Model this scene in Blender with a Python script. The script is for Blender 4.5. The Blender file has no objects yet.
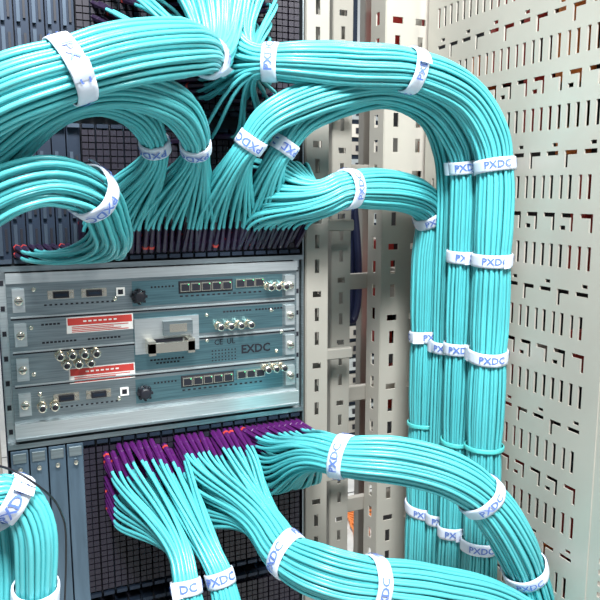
import bpy, bmesh, math, random
import numpy as np
from mathutils import Vector
random.seed(3); rng=np.random.default_rng(3)
# ---------------------------------------------------------------- camera calibration
PHI=math.radians(23.6); PIT=math.radians(8.93); F=700.0
CAM=np.array([0.0,-1.14,1.5])
fw=np.array([math.sin(PHI)*math.cos(PIT),math.cos(PHI)*math.cos(PIT),-math.sin(PIT)])
rt=np.array([math.cos(PHI),-math.sin(PHI),0.0]); upv=np.cross(rt,fw)
def Y(u,v,y):
    # world position of an image pixel, unprojected to chosen depth y in front of / behind the rack face
    d=fw*F+rt*(u-300)+upv*(300-v); t=(y-CAM[1])/d[1]; return CAM+d*t
cam=bpy.data.cameras.new("camera"); co=bpy.data.objects.new("camera",cam)
bpy.context.scene.collection.objects.link(co); co.location=CAM
co.rotation_euler=(math.radians(90)-PIT,0,-PHI); cam.sensor_width=36; cam.lens=36*F/600
cam.clip_start=0.02
bpy.context.scene.camera=co
try: bpy.context.scene.view_settings.view_transform='Standard'
except Exception: pass
# ---------------------------------------------------------------- materials
def mat(name,col,rough=.5,metal=0.0,noise=0.0,scale=30,stretch=(1,1,1),bump=0.0,emit=0,coat=0):
    m=bpy.data.materials.new(name); m.use_nodes=True; nt=m.node_tree; b=nt.nodes["Principled BSDF"]
    b.inputs["Base Color"].default_value=(*col,1); b.inputs["Roughness"].default_value=rough
    b.inputs["Metallic"].default_value=metal
    if coat: b.inputs["Coat Weight"].default_value=coat; b.inputs["Coat Roughness"].default_value=.15
    if emit:
        b.inputs["Emission Color"].default_value=(*col,1); b.inputs["Emission Strength"].default_value=emit
    if noise or bump:
        tc=nt.nodes.new("ShaderNodeTexCoord"); mp=nt.nodes.new("ShaderNodeMapping")
        mp.inputs["Scale"].default_value=stretch
        n=nt.nodes.new("ShaderNodeTexNoise"); n.inputs["Scale"].default_value=scale; n.inputs["Detail"].default_value=5
        nt.links.new(tc.outputs["Object"],mp.inputs[0]); nt.links.new(mp.outputs[0],n.inputs["Vector"])
        if noise:
            r=nt.nodes.new("ShaderNodeValToRGB")
            r.color_ramp.elements[0].position=.3; r.color_ramp.elements[1].position=.7
            r.color_ramp.elements[0].color=(*[c*(1-noise) for c in col],1)
            r.color_ramp.elements[1].color=(*[min(1,c*(1+noise)) for c in col],1)
            nt.links.new(n.outputs["Fac"],r.inputs[0]); nt.links.new(r.outputs[0],b.inputs["Base Color"])
        if bump:
            bp=nt.nodes.new("ShaderNodeBump"); bp.inputs["Strength"].default_value=bump; bp.inputs["Distance"].default_value=.002
            nt.links.new(n.outputs["Fac"],bp.inputs["Height"]); nt.links.new(bp.outputs[0],b.inputs["Normal"])
    return m
M_CAB=mat("teal_cable_jacket",(.092,.50,.53),.34,noise=.12,scale=9,coat=.2)
M_TIE=mat("white_label_wrap",(.76,.81,.92),.5,noise=.05,scale=40)
M_TXT=mat("blue_print",(.12,.21,.58),.5)
M_PUR=mat("purple_connector",(.075,.010,.10),.3)
M_PURD=mat("dark_connector",(.022,.012,.036),.35)
M_ADP=mat("adapter_black",(.013,.010,.019),.4)
M_RED=mat("red_dust_cap",(.50,.05,.04),.4)
M_ORG=mat("orange_cable",(.75,.22,.05),.4)
M_BLK=mat("black_plastic",(.010,.010,.016),.45)
M_DRK=mat("dark_blue_steel",(.018,.028,.048),.45,.5,noise=.3,scale=6)
M_GRY=mat("dark_grey_louver",(.07,.095,.13),.4,.6,noise=.2,scale=8)
M_ALU=mat("brushed_aluminium",(.34,.40,.42),.30,.92,noise=.25,scale=14,stretch=(1,1,30))
M_REFL=mat("teal_reflection_plate",(.18,.33,.37),.28,.92,noise=.25,scale=14,stretch=(1,1,30))  # aluminium with the cables' teal reflection painted into its base colour
M_ALU2=mat("bright_aluminium",(.72,.76,.76),.30,.85,noise=.1,scale=14,stretch=(1,1,30))
M_BLANK=mat("blue_grey_blank_plate",(.12,.18,.24),.38,.7,noise=.3,scale=8,stretch=(6,6,.6))
M_NICK=mat("nickel",(.82,.76,.64),.2,.95)
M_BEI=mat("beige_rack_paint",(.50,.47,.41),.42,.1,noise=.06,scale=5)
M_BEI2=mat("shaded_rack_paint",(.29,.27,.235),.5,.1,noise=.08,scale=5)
M_LBLR=mat("red_warning_label",(.58,.045,.035),.6)
M_LBLW=mat("white_label",(.85,.82,.78),.6)
M_WALL=mat("wall_paint",(.66,.68,.68),.8,noise=.05,scale=3)
M_FLR=mat("raised_floor_tile",(.60,.60,.57),.5,noise=.12,scale=12)
M_BLUE=mat("dark_blue_cable",(.012,.018,.055),.5)
M_TEAL=mat("teal_tie_wrap",(.10,.62,.60),.4)
M_GRN=mat("green_led",(.1,.8,.3),.5,emit=1.0)
# ---------------------------------------------------------------- mesh builder
class MB:
    def __init__(s): s.v=[];s.f=[];s.m=[];s.sm=[];s.mats=[]
    def mi(s,m):
        if m not in s.mats: s.mats.append(m)
        return s.mats.index(m)
    def raw(s,vs,fs,m,smooth=False):
        o=len(s.v); s.v.extend([tuple(map(float,v)) for v in vs]); k=s.mi(m)
        for f in fs: s.f.append(tuple(o+i for i in f)); s.m.append(k); s.sm.append(smooth)
    def box(s,x0,x1,y0,y1,z0,z1,m):
        s.raw([(x0,y0,z0),(x1,y0,z0),(x1,y1,z0),(x0,y1,z0),(x0,y0,z1),(x1,y0,z1),(x1,y1,z1),(x0,y1,z1)],
          [(0,3,2,1),(4,5,6,7),(0,1,5,4),(1,2,6,5),(2,3,7,6),(3,0,4,7)],m)
    def lathe(s,p,d,prof,m,n=14):
        p=Vector(p); d=Vector(d).normalized(); a=d.orthogonal().normalized(); b=d.cross(a)
        vs=[];fs=[]
        for t,r in prof:
            for i in range(n):
                w=2*math.pi*i/n; vs.append(p+d*t+(a*math.cos(w)+b*math.sin(w))*r)
        for k in range(len(prof)-1):
            for i in range(n):
                j=(i+1)%n; fs.append((k*n+i,k*n+j,(k+1)*n+j,(k+1)*n+i))
        fs.append(tuple(range(n))[::-1]); fs.append(tuple((len(prof)-1)*n+i for i in range(n)))
        s.raw(vs,fs,m,n>6)
    def obj(s,name,parent=None,bevel=0):
        me=bpy.data.meshes.new(name); me.from_pydata(s.v,[],s.f)
        for m in s.mats: me.materials.append(m)
        me.polygons.foreach_set("material_index",s.m); me.polygons.foreach_set("use_smooth",s.sm); me.update()
        o=bpy.data.objects.new(name,me); bpy.context.scene.collection.objects.link(o)
        if parent: o.parent=parent
        if bevel:
            b=o.modifiers.new("bevel","BEVEL"); b.width=bevel; b.segments=1; b.limit_method='ANGLE'
        return o
def empty(name,loc=(0,0,0)):
    e=bpy.data.objects.new(name,None); bpy.context.scene.collection.objects.link(e); e.empty_display_size=.05; return e
def catmull(P,step=.010):
    P=np.array(P,float); P=np.vstack([2*P[0]-P[1],P,2*P[-1]-P[-2]]); out=[]
    for i in range(1,len(P)-2):
        t=np.linspace(0,1,40,endpoint=False)[:,None]; a,b,c,d=P[i-1:i+3]
        out.append(.5*((2*b)+(c-a)*t+(2*a-5*b+4*c-d)*t**2+(-a+3*b-3*c+d)*t**3))
    out.append(P[-2][None]); q=np.vstack(out); s=np.r_[0,np.cumsum(np.linalg.norm(np.diff(q,axis=0),axis=1))]
    n=max(4,int(s[-1]/step)); ss=np.linspace(0,s[-1],n)
    q=np.stack([np.interp(ss,s,q[:,k]) for k in range(3)],1)
    return q,ss
def norm(a): return a/np.maximum(np.linalg.norm(a,axis=-1,keepdims=True),1e-9)
def frames(q):
    T=norm(np.gradient(q,axis=-2)); N=np.zeros_like(q)
    ref=np.zeros_like(T[...,0,:]); ref[...,0]=.31; ref[...,1]=.83; ref[...,2]=.46
    n=norm(ref-T[...,0,:]*np.sum(ref*T[...,0,:],-1,keepdims=True)); N[...,0,:]=n
    for k in range(1,q.shape[-2]):
        t=T[...,k,:]; n=norm(n-t*np.sum(n*t,-1,keepdims=True)); N[...,k,:]=n
    return T,N,np.cross(T,N)
def tubes(name,Q,r,m,sides=7,parent=None):
    n,K,_=Q.shape; T,N,B=frames(Q); a=np.arange(sides)*2*math.pi/sides
    V=Q[:,:,None,:]+r*(N[:,:,None,:]*np.cos(a)[None,None,:,None]+B[:,:,None,:]*np.sin(a)[None,None,:,None])
    V=V.reshape(-1,3)
    idx=np.arange(n*K*sides).reshape(n,K,sides)
    A=idx[:,:-1,:];Bq=np.roll(A,-1,axis=2);C=np.roll(idx[:,1:,:],-1,axis=2);D=idx[:,1:,:]
    Fc=np.stack([A,Bq,C,D],-1).reshape(-1,4)
    me=bpy.data.meshes.new(name); me.vertices.add(len(V)); me.vertices.foreach_set("co",V.ravel().astype(np.float32))
    me.loops.add(Fc.size); me.loops.foreach_set("vertex_index",Fc.ravel().astype(np.int32))
    me.polygons.add(len(Fc)); me.polygons.foreach_set("loop_start",np.arange(0,Fc.size,4,dtype=np.int32))
    me.polygons.foreach_set("loop_total",np.full(len(Fc),4,dtype=np.int32))
    me.polygons.foreach_set("use_smooth",np.ones(len(Fc),dtype=bool))
    me.update(calc_edges=True); me.validate(); me.materials.append(m)
    o=bpy.data.objects.new(name,me); bpy.context.scene.collection.objects.link(o)
    if parent: o.parent=parent
    return o
def text_mesh(s,size,off=.012):
    c=bpy.data.curves.new("t",'FONT'); c.body=s; c.size=size; c.align_x='CENTER'; c.align_y='CENTER'; c.resolution_u=2
    c.offset=size*off
    o=bpy.data.objects.new("t",c); bpy.context.scene.collection.objects.link(o)
    dg=bpy.context.evaluated_depsgraph_get(); me=bpy.data.meshes.new_from_object(o.evaluated_get(dg))
    bm=bmesh.new(); bm.from_mesh(me); bmesh.ops.triangulate(bm,faces=bm.faces[:])
    bmesh.ops.subdivide_edges(bm,edges=[e for e in bm.edges if e.calc_length()>size*.3],cuts=1)
    bmesh.ops.triangulate(bm,faces=bm.faces[:])
    vs=np.array([v.co[:] for v in bm.verts]); fs=[tuple(v.index for v in f.verts) for f in bm.faces]; bm.free()
    bpy.data.objects.remove(o); return vs,fs
TV,TF=text_mesh("PXDC",.0165,.02)
def bundle(P,R,ties,rc=.0029,conns=None,n=None,cmat=M_PURD,bandw=.0112,cdir=(0,-1,0),hang=0.0,taper=.80,k0=.9,k1=1.15,boot=.040,plain=()):
    par=empty("fiber_cable_bundle")
    P=list(P); e=np.array(P[-1])-np.array(P[-2])
    if e[2]>-.9*np.linalg.norm(e): P.append(P[-1]+e/np.linalg.norm(e)*.25+np.array([0,0,-.10]))
    q,ss=catmull(P); T,N,B=frames(q); L=ss[-1]
    if n is None: n=int(.76*(R/rc)**2)
    if conns is not None: n=min(n,len(conns))
    i=np.arange(n); rr=(R-rc)*np.sqrt((i+.5)/n); th=i*2.39996
    ph=rng.uniform(0,6.28,n); amp=rng.uniform(.01,.05,n)
    near=lambda t: ss[int(np.argmin(np.linalg.norm(q-Y(*t),axis=1)))]
    tie_s=[near(t) for t in ties]; pl_s=[near(t) for t in plain]
    g=np.ones(len(ss))*1.05
    for t in tie_s+pl_s: g-= .08*np.exp(-((ss-t)/.030)**2)
    if conns is not None: g*=taper+(1-taper)*np.clip(ss/.10,0,1)
    ang=th[:,None]+amp[:,None]*np.sin(ss[None]*8+ph[:,None])+ .2*ss[None]
    rad=rr[:,None]*g[None]*(1+.018*np.sin(ss[None]*13+ph[:,None]*2))
    off=N[None]*(rad*np.cos(ang))[...,None]+B[None]*(rad*np.sin(ang))[...,None]
    Q=q[None]+off
    cm=MB()
    if conns is not None:
        conns=np.array(conns,float)
        conns=conns[rng.permutation(len(conns))[:n]]
        S=Q[:,0]; cen=S.mean(0); cc=conns.mean(0)
        # pair connectors with strand slots so that neighbours stay neighbours
        a=np.stack([(S-cen)@N[0],(S-cen)@B[0]],1); b=np.stack([(conns-cc)@N[0],(conns-cc)@B[0]],1)
        a/=a.std()+1e-6; b/=b.std(0)+1e-6
        order=[-1]*n; used=np.zeros(n,bool)
        for k in np.argsort(-np.linalg.norm(a,axis=1)):
            d=np.linalg.norm(b-a[k],axis=1)+used*1e6; j=int(np.argmin(d)); used[j]=True; order[k]=j
        order=np.array(order)
        for it in range(12000):
            p_,q_=rng.integers(0,n,2)
            if p_==q_: continue
            c0=np.sum((b[order[p_]]-a[p_])**2)+np.sum((b[order[q_]]-a[q_])**2)
            c1=np.sum((b[order[q_]]-a[p_])**2)+np.sum((b[order[p_]]-a[q_])**2)
            if c1<c0: order[p_],order[q_]=order[q_],order[p_]
        E=conns[order]
        cd=np.array(cdir,float)[None]+rng.normal(0,.03,(n,3)); cd=norm(cd)
        E2=E+cd*(boot-.003)
        D=np.linalg.norm(S-E2,axis=1)[:,None]
        m0=cd*D*k0*rng.uniform(.95,1.05,(n,1)); m1=norm(Q[:,1]-Q[:,0])*D*k1
        K=max(10,int(D.max()/.011)); t=np.linspace(0,1,K,endpoint=False)[None,:,None]
        h00=2*t**3-3*t**2+1;h10=t**3-2*t**2+t;h01=-2*t**3+3*t**2;h11=t**3-t**2
        Fp=h00*E2[:,None]+h10*m0[:,None]+h01*S[:,None]+h11*m1[:,None]
        wob=rng.normal(0,.0018,(n,1,3))*np.sin(math.pi*t); sag=np.array([0,0,-1.])*hang*np.sin(math.pi*t)
        Q=np.concatenate([Fp+wob+sag,Q],1)
        for e,d in zip(E,cd):
            cm.lathe(e,d,[(-.004,.0048),(.014,.0048),(.015,.0042),(boot*.7,.0037),(boot,.0031)],cmat,6)
            if rng.random()<.12: cm.lathe(e,d,[(.003,.0053),(.007,.0053)],M_RED,6)
        cm.obj("connectors",par)
    tubes("strands",Q,rc,M_CAB,7,par)
    k=0
    for t in tie_s+pl_s:
        isp=k>=len(tie_s); bw=.004 if isp else bandw
        j=int(np.clip(np.searchsorted(ss,t),1,len(ss)-2)); tt=T[j];nn=N[j];bb=B[j]; Rb=(R*1.0+.0008)*g[j]+.0006
        k+=1; tb=MB(); ns=44; rings=[(-bw,-.001),(-bw,.0012),(-bw*.6,.0017),(bw*.6,.0017),(bw,.0012),(bw,-.001)]
        wob=[1+.014*math.sin(3*2*math.pi*i/ns+k)+.010*math.sin(7*2*math.pi*i/ns) for i in range(ns)]
        vs=[];fs=[]
        sk=rng.uniform(-.15,.15)
        def pt(s_,r_,w):
            c_=np.array([np.interp(t+s_,ss,q[:,x]) for x in range(3)])
            if t+s_<0: c_=q[0]+T[0]*(t+s_)
            return c_+(nn*math.cos(w)+bb*math.sin(w))*r_+tt*(sk*R*math.cos(w))
        for s_,r_ in rings:
            for i_ in range(ns):
                w=2*math.pi*i_/ns; vs.append(pt(s_,(Rb+r_)*wob[i_],w))
        for a_ in range(len(rings)-1):
            for i_ in range(ns):
                j_=(i_+1)%ns; fs.append((a_*ns+i_,a_*ns+j_,(a_+1)*ns+j_,(a_+1)*ns+i_))
        tb.raw(vs,fs,M_TEAL if isp else M_TIE,True)
        if isp: tb.obj("tie_wrap_%d"%k,par); continue
        w1=rng.uniform(0,6.28); vs=[];fs=[]
        for i_ in range(7):
            w=w1+i_*.09
            for s_ in (-bw,bw): vs.append(pt(s_,Rb*1.02+.002+.0009*i_,w))
        fs=[(2*i_,2*i_+1,2*i_+3,2*i_+2) for i_ in range(6)]
        tb.raw(vs,fs,M_TIE,True)
        reps=max(1,int(2*math.pi*Rb/.062))
        wf=math.atan2(np.dot(bb,(-.35,-.93,.1)),np.dot(nn,(-.35,-.93,.1)))+rng.uniform(-.25,.25)
        for rp in range(reps):
            vs=[pt(-v[1],Rb*1.018+.0028,wf+rp*2*math.pi/reps-v[0]/Rb) for v in TV]
            tb.raw(vs,TF,M_TXT)
        tb.obj("label_wrap_%d"%k,par)
    return par
def perf(name,O,U,V,W,H,holes,th,m,parent=None):
    O=np.array(O,float);U=np.array(U,float);V=np.array(V,float)
    us=sorted({0,W}|{round(x,5) for h in holes for x in (h[0],h[2]) if 0<x<W})
    vs=sorted({0,H}|{round(x,5) for h in holes for x in (h[1],h[3]) if 0<x<H})
    us=np.array(us);vs=np.array(vs); solid=np.ones((len(us)-1,len(vs)-1),bool)
    uc=(us[1:]+us[:-1])/2; vc=(vs[1:]+vs[:-1])/2
    for h in holes:
        solid[np.ix_((uc>h[0])&(uc<h[2]),(vc>h[1])&(vc<h[3]))]=False
    G=[tuple(O+U*a+V*b) for a in us for b in vs]; nv=len(vs)
    fs=[(i*nv+j,(i+1)*nv+j,(i+1)*nv+j+1,i*nv+j+1) for i in range(len(us)-1) for j in range(nv-1) if solid[i,j]]
    b=MB(); b.raw(G,fs,m); o=b.obj(name,parent)
    bm=bmesh.new(); bm.from_mesh(o.data); bmesh.ops.delete(bm,geom=[v for v in bm.verts if not v.link_faces],context='VERTS')
    bm.to_mesh(o.data); bm.free()
    s=o.modifiers.new("thickness","SOLIDIFY"); s.thickness=th; s.offset=0
    return o
# ---------------------------------------------------------------- room
b=MB(); b.box(-3,4,-3,3.6,-.1,0,M_FLR)
for i in range(-4,7): b.box(i*.6-.003,i*.6+.003,-3,3.6,0,.0015,M_BLK)
for j in range(-4,7): b.box(-3,4,j*.6-.003,j*.6+.003,0,.0015,M_BLK)
b.obj("floor")
b=MB(); b.box(-3,4,3.5,3.6,0,3,M_WALL); b.obj("wall_back")
b=MB(); b.box(4,4.1,-3,3.6,0,3,M_WALL); b.obj("wall_right")
# ---------------------------------------------------------------- server rack
rack=empty("server_rack")
holes=[]; PY0=-.36; PW=.50; PH=2.3
z=.03; r=0
while z<PH-.08:
    k=r%4
    for c in range(11):
        u=.034+c*.0405
        if k==0:
            holes.append((u,z,u+.008,z+.038))
            holes.append((u+.020,z,u+.028,z+.038))
        elif k==1:
            holes.append((u,z+.026,u+.026,z+.033)); holes.append((u,z+.004,u+.007,z+.027))
            if c%2: holes.append((u+.016,z+.006,u+.028,z+.013))
        elif k==2:
            holes.append((u+.008,z,u+.016,z+.038))
            holes.append((u+.027,z,u+.034,z+.038))
        else:
            holes.append((u,z+.014,u+.026,z+.021))
            if c%2: holes.append((u+.019,z-.006,u+.026,z+.015))
            else: holes.append((u+.002,z+.028,u+.014,z+.034))
    z+=.056; r+=1
perf("side_panel",(.85,PY0,.0),(0,1,0),(0,0,1),PW,PH,holes,.003,M_BEI,rack)
hl=[(.010,.02+i*.0158,.018,.028+i*.0158) for i in range(140)]
perf("front_flange",(.85,PY0-.001,0),(1,0,0),(0,0,1),.06,PH,hl,.003,M_BEI,rack)
hl=[(.006,.02+i*.0190,.012,.029+i*.0190) for i in range(118)]
perf("front_return",(.8515,PY0-.034,0),(0,1,0),(0,0,1),.032,PH,hl,.003,M_BEI,rack)
def post(name,x0,x1,y,depth,m,pitch=.044,slotw=.4,cols=1):
    W=x1-x0; hs=[]
    for c in range(cols):
        cw=W/cols; u0=c*cw+cw*(1-slotw)/2
        for i in range(int(2.25/pitch)):
            z=.02+i*pitch
            if i%3==2 : hs.append((u0,z,u0+cw*slotw,z+pitch*.25))
            else: hs.append((u0+cw*slotw*.25,z,u0+cw*slotw*.75,z+pitch*.55))
    perf(name+"_face",(x0,y,0),(1,0,0),(0,0,1),W,PH,hs,.003,m,rack)
    hs2=[(depth*.4,.02+i*pitch,depth*.65,.02+i*pitch+pitch*.5) for i in range(int(2.25/pitch))]
    perf(name+"_web_a",(x1,y,0),(0,1,0),(0,0,1),depth,PH,hs2,.003,m,rack)
    perf(name+"_web_b",(x0,y,0),(0,1,0),(0,0,1),depth,PH,hs2,.003,m,rack)
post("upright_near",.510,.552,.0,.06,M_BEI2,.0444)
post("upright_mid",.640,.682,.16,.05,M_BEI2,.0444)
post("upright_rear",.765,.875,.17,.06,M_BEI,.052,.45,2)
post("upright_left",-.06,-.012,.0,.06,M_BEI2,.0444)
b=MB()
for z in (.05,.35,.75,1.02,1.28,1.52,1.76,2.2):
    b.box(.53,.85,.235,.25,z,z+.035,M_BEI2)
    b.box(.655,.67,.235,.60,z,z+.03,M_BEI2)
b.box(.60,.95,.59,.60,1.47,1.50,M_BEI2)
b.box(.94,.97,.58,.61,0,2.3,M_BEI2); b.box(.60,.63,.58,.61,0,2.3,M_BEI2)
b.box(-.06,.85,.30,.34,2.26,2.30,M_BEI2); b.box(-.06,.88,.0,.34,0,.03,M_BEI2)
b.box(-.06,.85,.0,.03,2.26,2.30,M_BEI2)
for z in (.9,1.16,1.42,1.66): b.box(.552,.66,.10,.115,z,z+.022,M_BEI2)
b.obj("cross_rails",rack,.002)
b=MB(); b.box(.51,.80,.36,.62,1.78,1.81,M_DRK); b.box(.51,.80,.36,.375,1.81,1.95,M_DRK)
for k in range(8): b.box(.52+k*.035,.54+k*.035,.355,.36,1.83,1.93,M_BLK)
b.obj("dark_shelf",rack)
# ---------------------------------------------------------------- line card chassis (upper + lower)
chs=empty("patch_panel_chassis")
b=MB()
b.box(0,.503,.03,.32,1.38,2.05,M_BLK); b.box(0,.503,.03,.32,.5,1.105,M_BLK)
b.box(0,.503,-.003,.32,1.378,1.386,M_ALU); b.box(0,.503,-.003,.32,1.098,1.106,M_ALU)
b.box(-.002,.0,-.0,.32,.5,2.05,M_DRK); b.box(.503,.505,0,.32,.5,2.05,M_ALU)
b.box(0,.503,.04,.31,.03,.5,M_DRK)
b.obj("cage",chs)
b=MB(); pitch=.0215; gridU=[];gridL=[]
nb=int(.50/pitch)
for i in range(nb):
    x0=.004+i*pitch; x1=x0+pitch-.002; xc=(x0+x1)/2
    for (z0,z1,G) in ((1.39,1.60,gridU),(1.62,1.84,gridU),(1.86,2.04,gridU),(.52,.80,gridL),(.82,1.096,gridL)):
        if G is gridL and x1<.118: continue
        vent=(G is gridU and xc<.13)
        b.box(x0,x1,.008,.034,z0,z1,M_DRK if i%2 or vent else M_BLK)
        b.box(x0+.001,x1-.001,-.004,.01,z0,z0+.006,M_GRY if vent else M_DRK); b.box(x0+.001,x1-.001,-.004,.01,z1-.006,z1,M_GRY if vent else M_DRK)
        z=z0+.014
        while z<z1-.012:
            for dx in (-.005,.005):
                if not vent: b.box(xc+dx-.0044,xc+dx+.0044,-.001,.009,z-.0042,z+.0042,M_ADP)
                if not vent or z<z0+.06: G.append((xc+dx,0,z))
            z+=.0102
        if vent:
            z=z0+.012
            while z<z1-.045:
                b.box(x0+.003,x0+.008,.001,.009,z,z+.046,M_GRY); b.box(x0+.012,x0+.0155,.004,.009,z+.006,z+.040,M_BLK); z+=.055
b.obj("line_cards",chs)
b=MB()
for i,(x0,x1) in enumerate(((.003,.029),(.031,.057),(.059,.085),(.087,.113))):
    z0,z1=.52,1.094
    b.box(x0,x1,0,.03,z0,z1,M_BLANK); b.box(x0+.003,x1-.003,-.003,0,z1-.02,z1-.004,M_ALU)
    b.lathe((x0+.013,-.003,z1-.03),(0,-1,0),[(0,.004),(.004,.004),(.005,.003)],M_NICK,10)
b.obj("blank_plates",chs,.0012)
gridU=np.array(gridU);gridL=np.array(gridL)
def sel(G,x0,x1,z0,z1): return G[(G[:,0]>x0)&(G[:,0]<x1)&(G[:,2]>z0)&(G[:,2]<z1)]
# ---------------------------------------------------------------- control module
b=MB()
FY=-.022
b.box(.012,.500,FY,.25,1.112,1.375,M_ALU)
for zc in (1.334,1.28,1.225,1.168): b.box(.204,.472,FY-.0003,FY,zc-.021,zc+.021,M_REFL)  # thin added plates, tinted to imitate teal reflected from the cables
b.box(.0,.012,-.006,.0,1.10,1.385,M_ALU2); b.box(.500,.512,-.008,-.004,1.10,1.385,M_ALU2)
for z in (1.12,1.16,1.2,1.24,1.28,1.32,1.36):
    b.box(.504,.510,-.0095,-.0075,z-.004,z+.004,M_BLK); b.box(.003,.009,-.0075,-.0055,z-.004,z+.004,M_BLK)
b.box(.012,.500,FY-.006,FY,1.361,1.377,M_ALU2)
b.box(.012,.500,FY-.010,FY,1.112,1.138,M_ALU2)
b.box(.012,.500,FY-.013,FY-.008,1.112,1.116,M_ALU)
for z in (1.3075,1.2525,1.1985): b.box(.016,.496,FY-.0025,FY,z-.0012,z+.0012,M_ALU2); b.box(.016,.496,FY-.0008,FY,z-.0042,z-.0012,M_BLK)
for zc in (1.334,1.28,1.225,1.168):
    for xx in (.020,.476):
        b.box(xx,xx+.018,FY-.006,FY,zc-.018,zc+.018,M_ALU2)
        b.lathe((xx+.009,FY-.006,zc),(0,-1,0),[(0,.0065),(.005,.0065),(.006,.005)],M_NICK,12)
        b.box(xx+.004,xx+.014,FY-.0125,FY-.011,zc-.0008,zc+.0008,M_BLK)
def dsub(x,z,w=.024,h=.010):
    b.box(x-w/2-.008,x+w/2+.008,FY-.002,FY,z-h/2-.002,z+h/2+.002,M_NICK)
    b.box(x-w/2,x+w/2,FY-.007,FY-.002,z-h/2,z+h/2,M_BLK); b.box(x-w/2+.003,x+w/2-.003,FY-.0075,FY-.006,z-h/2+.003,z+h/2-.003,M_DRK)
    for s_ in (-1,1): b.lathe((x+s_*(w/2+.0045),FY-.002,z),(0,-1,0),[(0,.003),(.005,.003)],M_NICK,6)
def rj(x,z):
    b.box(x-.0085,x+.0085,FY-.004,FY,z-.007,z+.0075,M_NICK); b.box(x-.0068,x+.0068,FY-.0052,FY-.003,z-.0055,z+.006,M_BLK)
    b.box(x+.0045,x+.006,FY-.0056,FY-.004,z+.0045,z+.006,M_GRN)
def bnc(x,z):
    b.lathe((x,FY,z),(0,-1,0),[(0,.0082),(.003,.0082)],M_NICK,6)
    b.lathe((x,FY-.003,z),(0,-1,0),[(0,.0055),(.009,.0055),(.0095,.0066),(.018,.0066),(.019,.0052)],M_NICK,16)
    b.lathe((x,FY-.0215,z),(0,-1,0),[(0,.0044),(.001,.0044)],M_BLK,10)
    b.box(x-.0085,x+.0085,FY-.012,FY-.010,z-.0012,z+.0012,M_NICK)
def knob(x,z):
    b.lathe((x,FY,z),(0,-1,0),[(0,.012),(.003,.012),(.004,.010),(.014,.0095),(.016,.007)],M_BLK,16)
    for k in range(8):
        a=k*math.pi/4; b.box(x+.011*math.cos(a)-.002,x+.011*math.cos(a)+.002,FY-.012,FY,z+.011*math.sin(a)-.002,z+.011*math.sin(a)+.002,M_BLK)
def screw(x,z): b.lathe((x,FY,z),(0,-1,0),[(0,.0038),(.002,.0036),(.003,.002)],M_NICK,10)
for zc in (1.340,1.172):
    dsub(.092,zc); dsub(.143,zc); screw(.052,zc+.010); screw(.176,zc-.012)
    b.box(.178,.192,FY-.002,FY,zc-.008,zc+.006,M_LBLW); b.box(.181,.189,FY-.0026,FY-.001,zc-.005,zc+.003,M_BLK)
    for k in range(14): b.box(.066+k*.008,.070+k*.008,FY-.0007,FY,zc-.017,zc-.0145,M_BLK)
knob(.214,1.330); knob(.218,1.166)
for zc in (1.340,1.176):
    b.box(.282,.378,FY-.0012,FY,zc-.010,zc+.011,M_BLK)
    for k in range(5): rj(.293+k*.0185,zc)
    for k in range(3): rj(.392+k*.0178,zc+.002)
    for k in range(16): b.box(.284+k*.0095,.289+k*.0095,FY-.0008,FY,zc-.016,zc-.0132,M_BLK)
    for k in range(7): b.box(.235+k*.006,.238+k*.006,FY-.0008,FY,zc+.002,zc+.005,M_BLK)
for k in range(3): bnc(.443+k*.0145,1.334)
for k in range(3): bnc(.437+k*.0155,1.186)
for k in range(4): bnc(.350+k*.0185,1.270)
for k in range(4): bnc(.085+k*.0185,1.243)
for k in range(3): bnc(.094+k*.0185,1.228)
for k in range(2): bnc(.054+k*.019,1.163)
for z0 in (1.276,1.193):
    b.box(.098,.204,FY-.0008,FY,z0,z0+.026,M_LBLW); b.box(.100,.202,FY-.0012,FY-.0006,z0+.013,z0+.0245,M_LBLR)
    for k in range(4): b.box(.106,.196-.012*(k%3),FY-.0012,FY-.0006,z0+.0015+k*.0027,z0+.0028+k*.0027,M_LBLR)
    for k in range(7): b.box(.124+k*.008,.129+k*.008,FY-.0016,FY-.001,z0+.0175,z0+.0200,M_LBLW)
b.box(.205,.315,FY-.004,FY,1.232,1.292,M_ALU2)
b.box(.222,.300,FY-.032,FY-.024,1.238,1.254,M_NICK)
b.box(.222,.234,FY-.032,FY-.002,1.234,1.258,M_NICK); b.box(.288,.300,FY-.032,FY-.002,1.234,1.258,M_NICK)
b.box(.236,.286,FY-.0045,FY-.003,1.236,1.256,M_BLK)
b.box(.252,.302,FY-.012,FY-.004,1.262,1.286,M_ALU); b.box(.262,.292,FY-.0125,FY-.011,1.267,1.281,M_NICK)
for x in (.211,.309):
    for z in (1.238,1.286): screw(x,z)
for (x,z) in ((.045,1.29),(.33,1.29),(.45,1.29),(.33,1.245),(.045,1.215),(.47,1.25),(.46,1.215)): screw(x,z)
for r_ in range(4):
    for k in range(8): b.box(.338+k*.006,.3405+k*.006,FY-.0006,FY,1.207+r_*.0058,1.2095+r_*.0058,M_BLK)
for (x,z,w_) in ((.36,1.292,.05),(.42,1.292,.05),(.06,1.292,.03),(.06,1.263,.05),(.13,1.263,.05),(.40,1.249,.05),(.23,1.218,.06),(.24,1.212,.04)):
    k=0
    while k*.006<w_: b.box(x+k*.006,x+k*.006+.0042,FY-.0007,FY,z,z+.003,M_BLK); k+=1
tv,tf=text_mesh("EXDC",.021,.03)
b.raw([(.420+v[0],FY-.0008,1.223+v[1]) for v in tv],tf,M_BLK)
tv,tf=text_mesh("CE  UL",.013)
b.raw([(.362+v[0],FY-.0008,1.240+v[1]) for v in tv],tf,M_BLK)
b.v=[(.012+(x-.012)*.978 if x>.012 else x, y+.018, 1.115+(z-1.112)*.985) for x,y,z in b.v]
b.obj("control_module",None,.0006)
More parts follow.
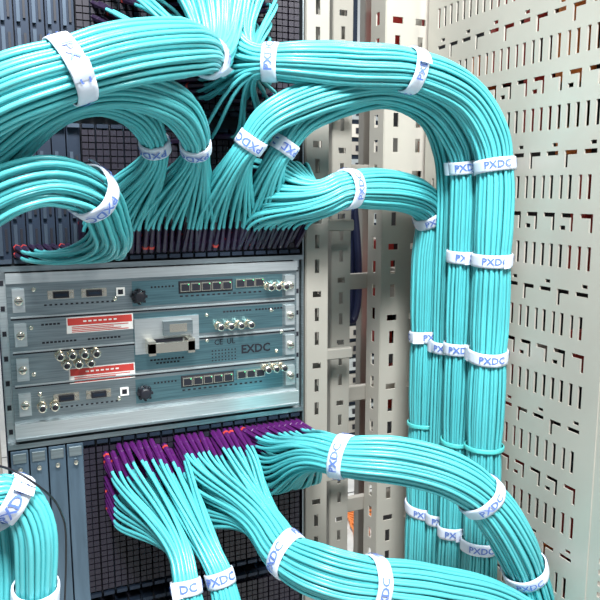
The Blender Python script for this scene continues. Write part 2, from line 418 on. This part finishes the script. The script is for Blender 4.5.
# ---------------------------------------------------------------- cable bundles
D=lambda pts:[Y(*p) for p in pts]
def down(pts,zend=.45):
    P=D(pts); e=P[-1]; z=e[2]-.12
    while z>zend: P.append(np.array([e[0],e[1],z])); z-=.15
    P.append(np.array([e[0],e[1],zend])); return P
UP=(0,-.50,.85)
bundle(D([(210,58,-.17),(196,50,-.22),(165,50,-.28),(120,56,-.32),(70,70,-.33),(0,94,-.33),(-60,135,-.30),(-110,190,-.25)]),.036,[(206,56,-.18),(70,70,-.33)],conns=sel(gridU,.15,.34,1.70,2.03),cdir=(.35,-.85,-.35),k0=1.2,k1=1.0,taper=.72)
bundle(D([(196,150,-.13),(192,130,-.17),(172,103,-.22),(120,86,-.26),(60,95,-.28),(0,133,-.28),(-60,200,-.26)]),.027,[(195,145,-.14)],conns=sel(gridU,.205,.335,1.39,1.45),cdir=UP,k0=.6,k1=.7,taper=.74)
bundle(D([(156,150,-.12),(150,130,-.15),(132,108,-.19),(95,96,-.22),(50,108,-.25),(0,155,-.25),(-60,230,-.24)]),.026,[(155,146,-.13)],conns=sel(gridU,.12,.235,1.39,1.45),cdir=UP,k0=.6,k1=.7,taper=.74)
bundle(D([(108,224,-.20),(94,195,-.25),(55,180,-.28),(15,186,-.29),(-20,205,-.28),(-70,240,-.25)]),.032,[(91,190,-.255)],conns=sel(gridU,.02,.16,1.39,1.42),cdir=(.15,-.95,-.1),k0=1.1,k1=1.2,taper=.9)
bundle(down([(264,62,-.13),(300,63,-.15),(350,66,-.16),(410,70,-.16),(460,92,-.15),(487,130,-.15),(495,175,-.15),(492,260,-.15)]),.034,[(268,62,-.13),(412,70,-.16),(495,167,-.15),(492,262,-.15),(486,355,-.15),(474,545,-.15)],conns=sel(gridU,.265,.42,1.56,1.96),cdir=(.55,-.8,-.05),k0=.7,k1=1.0,taper=.76,plain=[(482,445,-.15)])
bundle(down([(247,148,-.12),(272,117,-.14),(330,93,-.14),(385,86,-.12),(430,103,-.1),(456,135,-.09),(465,170,-.085),(463,255,-.085)]),.028,[(251,142,-.12),(466,167,-.085),(463,257,-.085),(456,350,-.085),(446,529,-.085)],conns=sel(gridU,.30,.41,1.39,1.46),cdir=UP,k0=.6,k1=.7,taper=.74,plain=[(451,440,-.085)])
bundle(down([(281,152,-.10),(305,120,-.11),(350,100,-.1),(395,95,-.06),(430,115,-.04),(446,150,-.03),(450,190,-.03),(448,260,-.03)]),.026,[(284,146,-.1),(447,348,-.03),(435,519,-.03)],conns=sel(gridU,.375,.47,1.39,1.46),cdir=UP,k0=.6,k1=.7,taper=.74)
bundle(down([(333,194,-.10),(347,189,-.10),(390,190,-.06),(420,200,-.0),(433,222,.02),(430,260,.022)]),.035,[(347,190,-.10),(432,217,.015),(425,338,.022),(412,508,.022)],conns=sel(gridU,.38,.51,1.39,1.52),cdir=(.15,-.65,.75),k0=.7,taper=.86,plain=[(419,425,.022)])
LOW=(.12,-.80,-.40)
bundle(D([(330,454,-.19),(345,457,-.21),(400,461,-.25),(450,475,-.28),(485,500,-.29),(512,540,-.29),(528,580,-.28),(540,640,-.26),(545,740,-.22)]),.037,[(343,457,-.21),(483,498,-.29),(524,570,-.285)],conns=sel(gridL,.375,.51,.97,1.1),cmat=M_PUR,cdir=(.3,-.85,-.1),boot=.042,taper=.88)
bundle(D([(268,530,-.20),(288,556,-.25),(330,575,-.30),(375,583,-.32),(430,590,-.33),(500,608,-.33),(570,660,-.30),(600,740,-.28)]),.037,[(288,556,-.25),(375,583,-.32)],conns=sel(gridL,.26,.385,.96,1.1),cmat=M_PUR,cdir=LOW,boot=.042,taper=.8)
bundle(D([(183,565,-.19),(187,590,-.21),(195,640,-.22),(200,740,-.2)]),.024,[(186,586,-.205)],conns=sel(gridL,.14,.205,.97,1.1),cmat=M_PUR,cdir=LOW,boot=.042,k0=.6,k1=.9,taper=.78)
bundle(D([(212,558,-.18),(221,580,-.20),(232,640,-.22),(240,740,-.2)]),.024,[(220,578,-.20)],conns=sel(gridL,.205,.27,.97,1.1),cmat=M_PUR,cdir=LOW,boot=.042,k0=.6,k1=.9,taper=.78)
bundle(D([(-60,540,-.40),(-15,500,-.42),(18,498,-.42),(34,525,-.42),(36,575,-.41),(34,640,-.40),(30,760,-.38)]),.022,[(14,495,-.42),(35,597,-.41)])
bundle(D([(-90,540,-.36),(-45,500,-.38),(-15,505,-.38),(-5,560,-.38),(-5,640,-.38),(-5,760,-.36)]),.020,[(-10,515,-.38)])
q,ss=catmull(D([(-30,462,-.40),(0,466,-.42),(30,480,-.44),(60,510,-.40),(66,560,-.3),(60,700,-.2)])); tubes("black_power_cord",q[None],.0012,M_BLK)
# ---------------------------------------------------------------- things beyond the rack
b=MB()
b.box(1.0,1.6,-.5,.55,0,2.2,M_BLK)
for k in range(70):
    y=-.48+(k%20)*.052; z0=rng.uniform(.5,1.95)
    b.box(.94,.999,y,y+rng.uniform(.012,.04),z0,z0+rng.uniform(.06,.25),[M_RED,M_ORG,M_BEI2,M_RED,M_RED][k%5])
b.obj("neighbouring_rack")
b=MB(); b.box(-.70,-.09,.04,.7,0,2.25,M_BLK); b.box(-.72,-.69,.0,.04,0,2.3,M_BEI2); b.box(-.11,-.08,.0,.04,0,2.3,M_BEI2)
for k in range(26): b.box(-.68,-.12,.02,.04,.08+k*.083,.08+k*.083+.07,[M_DRK,M_GRY,M_BLANK][k%3])
for k in range(26):
    for j in range(10): b.box(-.66+j*.05,-.635+j*.05,.015,.02,.10+k*.083,.13+k*.083,M_BLK)
b.obj("neighbouring_rack")
far=empty("equipment_cabinet")
b=MB(); b.box(1.5,2.4,2.4,3.0,0,2.2,M_DRK)
for k in range(22):
    z=.08+k*.095; b.box(1.52,2.38,2.38,2.4,z,z+.07,[M_BEI,M_ALU2,M_BEI2][k%3])
    for j in range(12): b.box(1.55+j*.065,1.58+j*.065,2.375,2.38,z+.02,z+.05,M_BLK)
b.obj("cabinet_body",far)
Q=[]
for k in range(9):
    a=rng.uniform(0,6.28); r0=.020*math.sqrt(k/9)
    Q.append(np.stack([np.array([.89+r0*math.cos(a)+.022*s_*math.sin(math.pi*w),.57+r0*math.sin(a),1.50-.36*math.sin(math.pi*w/2)]) for s_ in ((-1)**k,) for w in np.linspace(0,2,60)]))
tubes("blue_cable_hank",np.array(Q),.009,M_BLUE,7,rack)
Q=[]
for k in range(6):
    Q.append(catmull([(1.35+.03*k,1.35,.01),(1.38+.03*k,1.42,.012+.004*k),(1.42,1.5+.03*k,.012),(1.6,1.45+.04*k,.01),(1.9,1.6+.05*k,.01)])[0][:60])
K=min(len(q) for q in Q); tubes("orange_patch_cords",np.array([q[:K] for q in Q]),.007,M_ORG)
# ---------------------------------------------------------------- light
def area(name,loc,tgt,size,e,col=(1,1,1)):
    l=bpy.data.lights.new(name,'AREA'); l.energy=e; l.size=size; l.color=col
    o=bpy.data.objects.new(name,l); bpy.context.scene.collection.objects.link(o); o.location=loc
    o.rotation_euler=(Vector(tgt)-Vector(loc)).to_track_quat('-Z','Y').to_euler()
area("ceiling_light_front",(0,-1.5,3.0),(.4,0,1.3),.5,125,(.95,.985,1))
area("ceiling_light_aisle",(1.3,-1.6,2.9),(.6,0,1.2),.6,48,(.99,.99,.97))
area("ceiling_light_rear",(1.0,1.6,2.9),(1.2,1.8,0),1.0,90,(1,1,1))
w=bpy.data.worlds.new("world"); bpy.context.scene.world=w; w.use_nodes=True
w.node_tree.nodes["Background"].inputs[0].default_value=(.78,.87,.96,1); w.node_tree.nodes["Background"].inputs[1].default_value=.34
